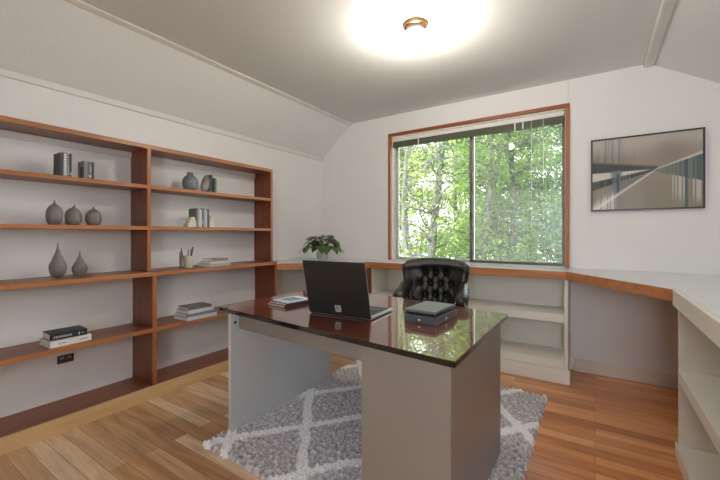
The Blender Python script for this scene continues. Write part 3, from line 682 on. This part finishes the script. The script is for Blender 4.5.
# ------------------------------------------------------------------ picture on the back wall
def picture():
    X0, X1, Z0, Z1 = -0.029, 0.690, 1.394, 2.000
    r = thing('wall_picture', 'black-framed abstract landscape picture hanging right of the window', 'picture', ((X0 + X1) / 2, YB - 0.001, Z0))
    W_, H_ = X1 - X0, Z1 - Z0
    bm = bm_(); t = 0.012
    for a, b in (((-W_ / 2, -0.03, 0), (-W_ / 2 + t, 0, H_)), ((W_ / 2 - t, -0.03, 0), (W_ / 2, 0, H_)), ((-W_ / 2 + t, -0.03, 0), (W_ / 2 - t, 0, t)), ((-W_ / 2 + t, -0.03, H_ - t), (W_ / 2 - t, 0, H_))):
        box(bm, a, b, 0.001)
    obj('frame', bm, mat('frame_black', (0.022, 0.02, 0.02), 0.35), r)
    NX, NZ = 150, 120
    bm = bm_(); lay = bm.loops.layers.color.new('print')
    rn = random.Random(5)
    streak = [rn.random() for _ in range(400)]
    def mix(a, b, k): k = max(0, min(1, k)); return tuple(a[i] * (1 - k) + b[i] * k for i in range(3))
    def ss(e0, e1, x): t_ = max(0, min(1, (x - e0) / (e1 - e0))); return t_ * t_ * (3 - 2 * t_)
    def colour(u, v):       # u to the right, v down
        beige = (0.60, 0.55, 0.50); pale = (0.74, 0.71, 0.68); dark = (0.13, 0.13, 0.125); teal = (0.40, 0.47, 0.48); white = (0.88, 0.87, 0.85); grey = (0.46, 0.47, 0.46); tan = (0.55, 0.51, 0.45)
        st = streak[int(u * 75)]; st2 = streak[int(u * 46) + 150]
        c = mix(pale, beige, ss(0.0, 0.42, v)); c = mix(c, (0.52, 0.48, 0.44), 0.55 * exp(-((u - 0.75) / 0.16) ** 2 - ((v - 0.25) / 0.15) ** 2))
        if v > 0.45: c = mix(beige, tan, ss(0.5, 0.9, v))
        # hazy tall streaks of trees at the left
        if u < 0.42: c = mix(c, grey, (0.75 if st > 0.5 else 0.2) * ss(0.02 + 0.30 * st2 * (0.4 + u), 0.36, v) * (1 - ss(0.28, 0.42, u) * 0.6) * (v < 0.45))
        if 0.12 < u < 0.30: c = mix(c, teal, 0.35 * (st > 0.35))
        # dark far shore
        e = 0.62; k = min(1, u / e)
        t1, b1 = 0.325 + 0.115 * k, 0.470 - 0.005 * k
        if u < e: c = mix(c, mix(dark, grey, 0.25 * st + 0.25 * k), ss(t1 - 0.03, t1 + 0.02, v) * (1 - ss(b1 - 0.01, b1 + 0.01, v)) * 0.95)
        # pale strip, then dark wedge, both running to the vanishing point
        t2, b2 = 0.60 - 0.14 * k, 0.72 - 0.245 * k
        if u < e:
            c = mix(c, white, 0.75 * ss(b1 - 0.005, b1 + 0.015, v) * (1 - ss(t2 - 0.01, t2 + 0.01, v)) * (1 - 0.5 * (0.17 < u < 0.3)))
            c = mix(c, mix(dark, grey, 0.4 * (st > 0.6) + 0.35 * (0.25 < u < 0.38)), 0.92 * ss(t2 - 0.01, t2 + 0.01, v) * (1 - ss(b2 - 0.01, b2 + 0.015, v)))
            # grey water under the wedge down to the diagonal path edge
            dg = 1.02 - 0.56 * (u / e)
            c = mix(c, mix(tan, grey, ss(0.15, 0.3, u)), 0.8 * ss(b2, b2 + 0.02, v) * (1 - ss(dg - 0.02, dg, v)))
            if 0.20 < u < 0.28 and 0.45 < v < dg: c = mix(c, teal, 0.8); 
            if 0.24 < u < 0.27 and 0.5 < v < dg - 0.03: c = mix(c, dark, 0.5)
            c = mix(c, white, 0.85 * exp(-((v - dg) / (0.010 + 0.022 * (1 - k))) ** 2))
            if u < 0.24: c = mix(c, white, (0.75 if st > 0.45 else 0.2) * ss(dg - 0.10 - 0.08 * st, dg, v))
        if u > e:
            k = (u - e) / (1 - e); tp, bt = 0.475 - 0.16 * k, 0.50 + 0.15 * k
            c = mix(c, white, 0.75 * ss(tp - 0.05 * k - 0.02, tp - 0.01, v) * (1 - ss(tp - 0.01, tp + 0.005, v)))
            c = mix(c, mix(teal, (0.30, 0.35, 0.35), st), 0.9 * ss(tp - 0.01, tp + 0.005, v) * (1 - ss(bt, bt + 0.03, v)) * (0.5 + 0.5 * k))
            if st > 0.5: c = mix(c, white, 0.55 * ss(bt, bt + .02, v) * (1 - ss(bt + 0.2, 1.0, v)) * ss(0.2, 0.4, k))
            if 0.62 < k < 0.68 and v > tp: c = mix(c, (0.28, 0.33, 0.33), 0.8)
        return c
    V = [[bm.verts.new((-W_ / 2 + t + (W_ - 2 * t) * i / NX, -0.022, H_ - t - (H_ - 2 * t) * j / NZ)) for i in range(NX + 1)] for j in range(NZ + 1)]
    for j in range(NZ):
        for i in range(NX):
            f = bm.faces.new((V[j][i], V[j + 1][i], V[j + 1][i + 1], V[j][i + 1]))
            c = colour((i + .5) / NX, (j + .5) / NZ)
            for lp_ in f.loops: lp_[lay] = (c[0] ** 1.12, c[1] ** 1.12, c[2] ** 1.12, 1)
    m = mat('print_paper', (0.5, 0.5, 0.5), 0.45, coat=0.05); n = m.node_tree.nodes
    a = n.new('ShaderNodeVertexColor'); a.layer_name = 'print'; m.node_tree.links.new(a.outputs[0], n['Principled BSDF'].inputs['Base Color'])
    obj('print', bm, m, r, recalc=False)
    bm = bm_(); box(bm, (-W_ / 2 + t, -0.02, t), (W_ / 2 - t, -0.002, H_ - t)); obj('backing', bm, M['black'], r)
picture()

# ------------------------------------------------------------------ ceiling lamp
LX, LY = -0.985, 2.17
cl = thing('ceiling_lamp', 'bare bulb in a brass and porcelain holder on the ceiling', 'lamp', (LX, LY, ZC - 0.001))
M['brass'] = mat('brass', (0.62, 0.36, 0.16), 0.28, 0.9); M['porc'] = mat('porcelain_pink', (0.62, 0.48, 0.42), 0.35)
bm = bm_(); lathe(bm, [(0, 0), (0.082, 0), (0.084, -0.006), (0.080, -0.014), (0.070, -0.020), (0.060, -0.022), (0, -0.022)], seg=40); obj('canopy', bm, M['brass'], cl)
bm = bm_(); lathe(bm, [(0.062, -0.022), (0.064, -0.034), (0.058, -0.048), (0.044, -0.060), (0.030, -0.066), (0.024, -0.076), (0.0, -0.076)], seg=40); obj('holder', bm, M['porc'], cl)
bm = bm_(); lathe(bm, [(0.0, -0.076), (0.015, -0.076), (0.015, -0.094), (0.0, -0.094)], seg=24); obj('screw_cap', bm, M['brass'], cl)
bm = bm_(); lathe(bm, [(0.014, -0.094), (0.017, -0.104), (0.026, -0.122), (0.031, -0.140), (0.030, -0.156), (0.022, -0.170), (0.010, -0.177), (0.0, -0.178)], seg=20)
m = bpy.data.materials.new('lit_bulb'); m.use_nodes = True; n = m.node_tree.nodes; n.remove(n['Principled BSDF']); em = n.new('ShaderNodeEmission')
em.inputs[0].default_value = (1.0, 0.91, 0.80, 1); em.inputs[1].default_value = BULB_POWER; m.node_tree.links.new(em.outputs[0], n['Material Output'].inputs[0])
obj('bulb', bm, m, cl)

# ------------------------------------------------------------------ tufted leather chair
def chair():
    r = thing('office_chair', 'black button-tufted leather office chair behind the desk', 'chair', (-1.045, 2.66, 0), radians(10))
    lea = noisy('black_leather', (0.010, 0.009, 0.009), (0.018, 0.016, 0.016), (30, 30, 30), 0.27, 0.25, bscale=160, coat=0.15)
    # backrest: grid with diamond tufting; local -Y is the front
    NU, NV = 110, 120
    zb0, zt0 = 0.42, 1.015
    def half(v):
        w_ = 0.192 + 0.062 * (1 / (1 + exp(-(v - 0.62) / 0.07)))
        if v > 0.80: w_ += 0.012 * (v - 0.80) / 0.2
        return w_
    btn = []
    dz, dx = 0.105, 0.082
    for j in range(5):
        zz = 0.895 - j * dz * 0.82
        for i in range(-2, 3):
            xx = (i + (0.5 if j % 2 else 0)) * dx
            if abs(xx) < 0.135: btn.append((xx, zz))
    def tuft(x, z):
        d = 0.0
        for bx_, bz_ in btn:
            q = ((x - bx_) ** 2 + (z - bz_) ** 2); d -= 0.026 * exp(-q / 0.0005) + 0.012 * exp(-q / 0.0025)
        # folds joining the buttons diagonally
        hz = dz * 0.82
        a = (x / dx + (z - 0.895) / hz * 0.5); b = (x / dx - (z - 0.895) / hz * 0.5)
        fa = abs(a - round(a)); fb = abs(b - round(b))
        inside = 1 / (1 + exp((abs(x) - 0.135) / 0.012)) * 1 / (1 + exp((z - 0.91) / 0.012))
        d -= 0.014 * inside * (exp(-(fa / 0.09) ** 2) + exp(-(fb / 0.09) ** 2))
        return d
    bm = bm_(); F = []; Bk = []
    for j in range(NV + 1):
        v = j / NV; rf = []; rb = []
        for i in range(NU + 1):
            u = -1 + 2 * i / NU
            hw = half(v); x = hw * u
            top = zt0 - 0.035 * u * u - 0.03 * max(0, abs(u) - 0.85) / 0.15
            z = zb0 + (top - zb0) * v
            roll = (1 - abs(u) ** 6) ** 0.5 if abs(u) < 1 else 0
            rollv = (1 - max(0, (v - 0.88) / 0.12) ** 2) ** 0.5
            th = 0.055 * roll * rollv
            lean = 0.10 * v
            wing = -0.085 * abs(u) ** 3
            bolster = -0.020 * exp(-((v - 0.93) / 0.05) ** 2) - 0.02 * exp(-((abs(u) - 0.88) / 0.09) ** 2)
            yc = lean + wing
            rf.append(bm.verts.new((x, yc - th + bolster * roll * rollv - tuft(x, z), z))) if 0 < v else rf.append(bm.verts.new((x, yc - th, z)))
            rb.append(bm.verts.new((x, yc + 0.05 * roll * rollv, z)))
        F.append(rf); Bk.append(rb)
    for j in range(NV):
        for i in range(NU):
            bm.faces.new((F[j][i], F[j][i + 1], F[j + 1][i + 1], F[j + 1][i])); bm.faces.new((Bk[j][i + 1], Bk[j][i], Bk[j + 1][i], Bk[j + 1][i + 1]))
    for j in range(NV):
        bm.faces.new((F[j][0], F[j + 1][0], Bk[j + 1][0], Bk[j][0])); bm.faces.new((F[j + 1][NU], F[j][NU], Bk[j][NU], Bk[j + 1][NU]))
    for i in range(NU):
        bm.faces.new((F[NV][i], F[NV][i + 1], Bk[NV][i + 1], Bk[NV][i])); bm.faces.new((F[0][i + 1], F[0][i], Bk[0][i], Bk[0][i + 1]))
    bmesh.ops.remove_doubles(bm, verts=bm.verts, dist=0.0005)
    for f in bm.faces: f.smooth = True
    bk = obj('backrest', bm, lea, r)
    for bx_, bz_ in btn:
        v = (bz_ - zb0) / (zt0 - zb0); u = bx_ / half(v)
        yc = 0.10 * v - 0.085 * abs(u) ** 3 - 0.055 * (1 - abs(u) ** 6) ** 0.5 + 0.028
        bm = bm_(); bmesh.ops.create_icosphere(bm, subdivisions=2, radius=0.009); bmesh.ops.scale(bm, verts=bm.verts, vec=(1, 0.5, 1))
        bmesh.ops.translate(bm, verts=bm.verts, vec=(bx_, yc, bz_))
        for f in bm.faces: f.smooth = True
        obj('button', bm, lea, bk)
    # seat cushion
    bm = bm_(); box(bm, (-0.195, -0.40, 0.40), (0.195, 0.02, 0.51), 0.035)
    for f in bm.faces: f.smooth = True
    obj('seat', bm, lea, r)
    # rolled arms
    for s in (-1, 1):
        bm = bm_()
        pts = [(s * 0.200, 0.04, 0.84), (s * 0.214, -0.02, 0.805), (s * 0.220, -0.08, 0.770), (s * 0.224, -0.15, 0.745), (s * 0.225, -0.21, 0.722), (s * 0.225, -0.24, 0.708)]
        tube(bm, pts, [0.032, 0.044, 0.050, 0.052, 0.050, 0.034], 20)
        bmesh.ops.recalc_face_normals(bm, faces=bm.faces[:])
        vb = box(bm, (s * 0.196, -0.23, 0.44), (s * 0.254, 0.02, 0.70), 0.02)
        for f in bm.faces: f.smooth = True
        ar = obj('armrest', bm, lea, r)
        bm = bm_()
        for k in range(9):
            a = k / 8 * pi
            tmp = bmesh.ops.create_icosphere(bm, subdivisions=1, radius=0.005)['verts']
            bmesh.ops.translate(bm, verts=tmp, vec=(s * 0.225 + 0.036 * cos(a), -0.243, 0.705 + 0.036 * sin(a)))
        obj('nail_trim', bm, M['silver'], ar)
    # base
    bm = bm_(); tube(bm, [(0, -0.18, 0.09), (0, -0.18, 0.40)], 0.028, 16); obj('gas_lift', bm, M['black'], r)
    bm = bm_(); box(bm, (-0.12, -0.30, 0.375), (0.12, -0.06, 0.40), 0.004); obj('seat_plate', bm, M['black'], r)
    for k in range(5):
        a = 2 * pi * k / 5 + 0.3
        e = (0.27 * cos(a), -0.18 + 0.27 * sin(a))
        bm = bm_(); tube(bm, [(0.02 * cos(a), -0.18 + 0.02 * sin(a), 0.115), (e[0] * 0.6, -0.18 + 0.6 * 0.27 * sin(a), 0.105), (e[0], e[1], 0.085)], [0.026, 0.022, 0.016], 10)
        lgx = obj('leg', bm, M['black'], r)
        bm = bm_()
        for dd in (-0.012, 0.012):
            vs2 = lathe(bm, [(0, -0.008), (0.026, -0.008), (0.0285, 0), (0.026, 0.008), (0, 0.008)], seg=20)
            bmesh.ops.rotate(bm, verts=vs2, cent=(0, 0, 0), matrix=Matrix.Rotation(pi / 2, 3, 'X'))
            bmesh.ops.rotate(bm, verts=vs2, cent=(0, 0, 0), matrix=Matrix.Rotation(a, 3, 'Z'))
            bmesh.ops.translate(bm, verts=vs2, vec=(e[0] - dd * sin(a), e[1] + dd * cos(a), 0.0455 + 0.012))
        obj('caster', bm, M['black'], lgx)
chair()

# ------------------------------------------------------------------ potted plant
def plant():
    r = thing('potted_plant', 'leafy green potted plant on the corner counter behind the laptop', 'plant', (-2.58, 3.17, ZT + 0.0005))
    bm = bm_(); lathe(bm, [(0, 0), (0.040, 0), (0.056, 0.02), (0.066, 0.05), (0.066, 0.08), (0.056, 0.105), (0.050, 0.108), (0.052, 0.10), (0.058, 0.08), (0, 0.078)], seg=32)
    obj('pot', bm, noisy('speckled_pot', (0.55, 0.57, 0.55), (0.78, 0.79, 0.76), (60, 60, 60), 0.35), r)
    bm = bm_(); lathe(bm, [(0, 0.086), (0.054, 0.086), (0.054, 0.080), (0, 0.080)], seg=24); obj('soil', bm, mat('soil', (0.04, 0.025, 0.015), 0.9), r)
    rn = random.Random(11)
    lm = noisy('plant_leaf', (0.022, 0.058, 0.014), (0.12, 0.19, 0.055), (14, 14, 14), 0.38)
    st = mat('plant_stem', (0.10, 0.16, 0.05), 0.5)
    for k in range(34):
        az = 2 * pi * k / 34 * 5 + rn.uniform(-0.25, 0.25); ring = k % 3
        reach = (0.235, 0.175, 0.10)[ring] * rn.uniform(0.85, 1.1); rise = (0.060, 0.115, 0.160)[ring] * rn.uniform(0.8, 1.1)
        Lf = rn.uniform(0.12, 0.16); Wf = Lf * rn.uniform(0.33, 0.42)
        d = Vector((cos(az), sin(az), 0)); s = Vector((-sin(az), cos(az), 0))
        base = Vector((0, 0, 0.09)); mid = base + d * (reach - Lf * 0.6) * 0.6 + Vector((0, 0, rise * 0.8)); st_end = base + d * max(0.03, reach - Lf * 0.7) + Vector((0, 0, rise))
        bm = bm_(); tube(bm, [base + d * 0.015, mid, st_end], [0.003, 0.0025, 0.002], 6)
        stem = obj('stem', bm, st, r)
        bm = bm_(); NN = 12; rows = []
        for i in range(NN + 1):
            t = i / NN; w_ = Wf * (sin(pi * min(1, t ** 0.8)) ** 0.75 if 0 < t < 1 else 0.0)
            c = st_end + d * (Lf * t) + Vector((0, 0, 0.03 * sin(pi * t * 0.6) - (0.10 if ring < 2 else 0.05) * t * t))
            rows.append([bm.verts.new(c + s * (w_ * q) + Vector((0, 0, 0.010 * abs(q) * (1 if ring else 0.6) - 0.004 * sin(t * 14 + q) * abs(q)))) for q in (-1, -0.5, 0, 0.5, 1)])
        for i in range(NN):
            for q in range(4):
                f = bm.faces.new((rows[i][q], rows[i][q + 1], rows[i + 1][q + 1], rows[i + 1][q])); f.smooth = True
        bmesh.ops.remove_doubles(bm, verts=bm.verts, dist=0.0003)
        obj('leaf', bm, lm, stem)
plant()

# ------------------------------------------------------------------ outdoors: trees beyond the window
ZG = -2.6
M['ground'] = noisy('woodland_ground', (0.16, 0.15, 0.09), (0.30, 0.27, 0.18), (0.6, 0.6, 0.6), 0.9)
bm = bm_(); box(bm, (-30, YB + 1.0, ZG - 0.2), (18, 40, ZG)); o = obj('lawn', bm, M['ground']); o['kind'] = 'structure'
def bark(name, c1, c2): return noisy(name, c1, c2, (14, 14, 3), 0.85, 0.5)
M['bark1'] = bark('pale_bark', (0.045, 0.045, 0.030), (0.10, 0.10, 0.075)); M['bark2'] = bark('dark_bark', (0.035, 0.03, 0.025), (0.10, 0.085, 0.07))
def leafmat(name, c1, c2):
    m = noisy(name, c1, c2, (1.5, 1.5, 1.5), 0.5, detail=3); n = m.node_tree.nodes; l = m.node_tree.links; b = n['Principled BSDF']
    tr = n.new('ShaderNodeBsdfTranslucent'); mx = n.new('ShaderNodeMixShader'); mx.inputs[0].default_value = 0.5
    src = [k for k in l if k.to_socket == b.inputs['Base Color']][0].from_socket
    l.new(src, tr.inputs[0]); l.new(b.outputs[0], mx.inputs[1]); l.new(tr.outputs[0], mx.inputs[2]); l.new(mx.outputs[0], n['Material Output'].inputs[0])
    return m
M['leafA'] = leafmat('leaf_yellow_green', (0.13, 0.19, 0.04), (0.30, 0.38, 0.10))
M['leafB'] = leafmat('leaf_mid_green', (0.06, 0.10, 0.03), (0.19, 0.27, 0.07))
M['leafC'] = leafmat('leaf_blue_green', (0.05, 0.085, 0.045), (0.13, 0.19, 0.10))
def tree(label, x, y, trunk_r, lean, mb, ml, nleaf, seed, spread=1.7, zlo=-0.4, zhi=4.6, ls=0.055, H_=8.0, nb=14, tmin=0.32, group='trees outside the window'):
    rn = random.Random(seed)
    r = thing('tree', label, 'tree', (x, y, ZG), 0, group)
    bm = bm_()
    pts = []; n = 12
    for i in range(n + 1):
        t = i / n; pts.append(Vector((lean * t * H_ + 0.12 * sin(t * 7 + seed), 0.1 * sin(t * 5 + seed * 2), t * H_)))
    tube(bm, pts, [trunk_r * (1.15 - 0.8 * i / n) for i in range(n + 1)], 12)
    centres = []
    for k in range(nb):
        t = rn.uniform(tmin, 0.95); p = pts[int(t * n)].lerp(pts[min(n, int(t * n) + 1)], t * n - int(t * n))
        az = rn.uniform(0, 2 * pi); L_ = spread * rn.uniform(0.7, 1.15)
        q = [p]; d = Vector((cos(az), sin(az) * 0.8, rn.uniform(-0.05, 0.6))).normalized()
        for s in range(6):
            d = (d + Vector((rn.uniform(-.3, .3), rn.uniform(-.3, .3), rn.uniform(-.2, .22)))).normalized(); q.append(q[-1] + d * L_ / 6)
            centres.append(q[-1])
        tube(bm, q, [trunk_r * (0.26 if mb == M['bark1'] else 0.38) * (1 - 0.13 * s) for s in range(7)], 7)
        for b2 in range(3):
            i0 = rn.randint(2, 5); d2 = Vector((rn.uniform(-1, 1), rn.uniform(-1, 1), rn.uniform(-.3, .7))).normalized(); q2 = [q[i0]]
            for s in range(4):
                d2 = (d2 + Vector((rn.uniform(-.4, .4), rn.uniform(-.4, .4), rn.uniform(-.3, .3)))).normalized(); q2.append(q2[-1] + d2 * 0.2 * spread / 1.7)
                centres.append(q2[-1])
            tube(bm, q2, [trunk_r * 0.13 * (1 - 0.15 * s) for s in range(5)], 5)
    obj('trunk', bm, mb, r)
    bm = bm_()
    lo_, hi_ = zlo - ZG, zhi - ZG
    for k in range(nleaf):
        c = rn.choice(centres) if rn.random() < 0.82 else Vector((rn.gauss(0, spread * 0.6) + lean * 4, rn.gauss(0, spread * 0.45), rn.uniform(lo_, hi_)))
        p = c + Vector((rn.gauss(0, 0.17), rn.gauss(0, 0.17), rn.gauss(0, 0.15)))
        e = Euler((rn.uniform(-0.9, 0.9), rn.uniform(-0.9, 0.9), rn.uniform(0, 6.28))).to_matrix(); s = ls * rn.uniform(0.6, 1.3)
        V_ = [bm.verts.new(p + e @ Vector(q)) for q in ((-s, 0, 0), (-0.3 * s, 0.45 * s, 0.1 * s), (s, 0, -0.15 * s), (-0.3 * s, -0.45 * s, 0.1 * s))]
        bm.faces.new((V_[0], V_[3], V_[2], V_[1]))
    obj('foliage', bm, ml, r, recalc=False)
    return r
T = [
 ('thin pale-trunked tree, nearest the left jamb in the left window pane', -3.55, 7.6, 0.075, -0.006, 'bark1', 'leafA', 700, 1),
 ('thick pale forked tree in the middle of the left window pane', -3.36, 8.6, 0.135, 0.008, 'bark1', 'leafA', 900, 2),
 ('slim dark tree just right of the central window bar', -2.14, 8.4, 0.085, 0.012, 'bark2', 'leafB', 9000, 3),
 ('dark branching tree filling the middle of the right window pane', -1.70, 9.2, 0.10, -0.006, 'bark2', 'leafB', 13000, 4),
 ('dark tree at the right side of the right window pane', -0.3, 8.6, 0.10, -0.012, 'bark2', 'leafC', 13000, 5),
]
for (lab, x, y, tr_, ln, mb, ml, nl, sd_) in T: tree(lab, x, y, tr_, ln, M[mb], M[ml], nl, sd_, nb=30, ls=0.046, spread=1.15 if sd_ == 3 else 1.5)
far = [(-8.6, 14.5, 'leafA', 11, 'leftmost of the farther trees, behind the left window jamb'), (-6.6, 13.4, 'leafA', 12, 'farther light green tree behind the thin pale-trunked tree'),
 (-4.6, 14.2, 'leafA', 13, 'farther light green tree behind the thick pale forked tree'), (-2.8, 13.2, 'leafB', 14, 'farther mid green tree behind the central window bar'),
 (-0.9, 14.0, 'leafC', 15, 'farther dusky green tree behind the middle of the right pane'), (1.2, 13.0, 'leafB', 16, 'farther mid green tree at the right edge of the right pane'),
 (-10.5, 20.0, 'leafA', 17, 'most distant pale green tree at the left of the left pane'), (-6.5, 20.5, 'leafA', 18, 'most distant pale green tree behind the right part of the left pane'),
 (-2.8, 20.0, 'leafA', 19, 'most distant tree glimpsed in the right pane beside the bar'), (0.6, 20.5, 'leafB', 20, 'most distant tree glimpsed at the right side of the right pane')]
for k, (x, y, ml, sd_, lab) in enumerate(far):
    tree(lab, x, y, 0.13, 0, M['bark2'], M[ml], 15000 if y < 18 else 9000, sd_, spread=2.6 if y < 18 else 3.4, ls=0.075 if y < 18 else 0.15, zlo=-2.0, zhi=6.5, H_=9.5, nb=16, tmin=0.14, group='farther trees outside')
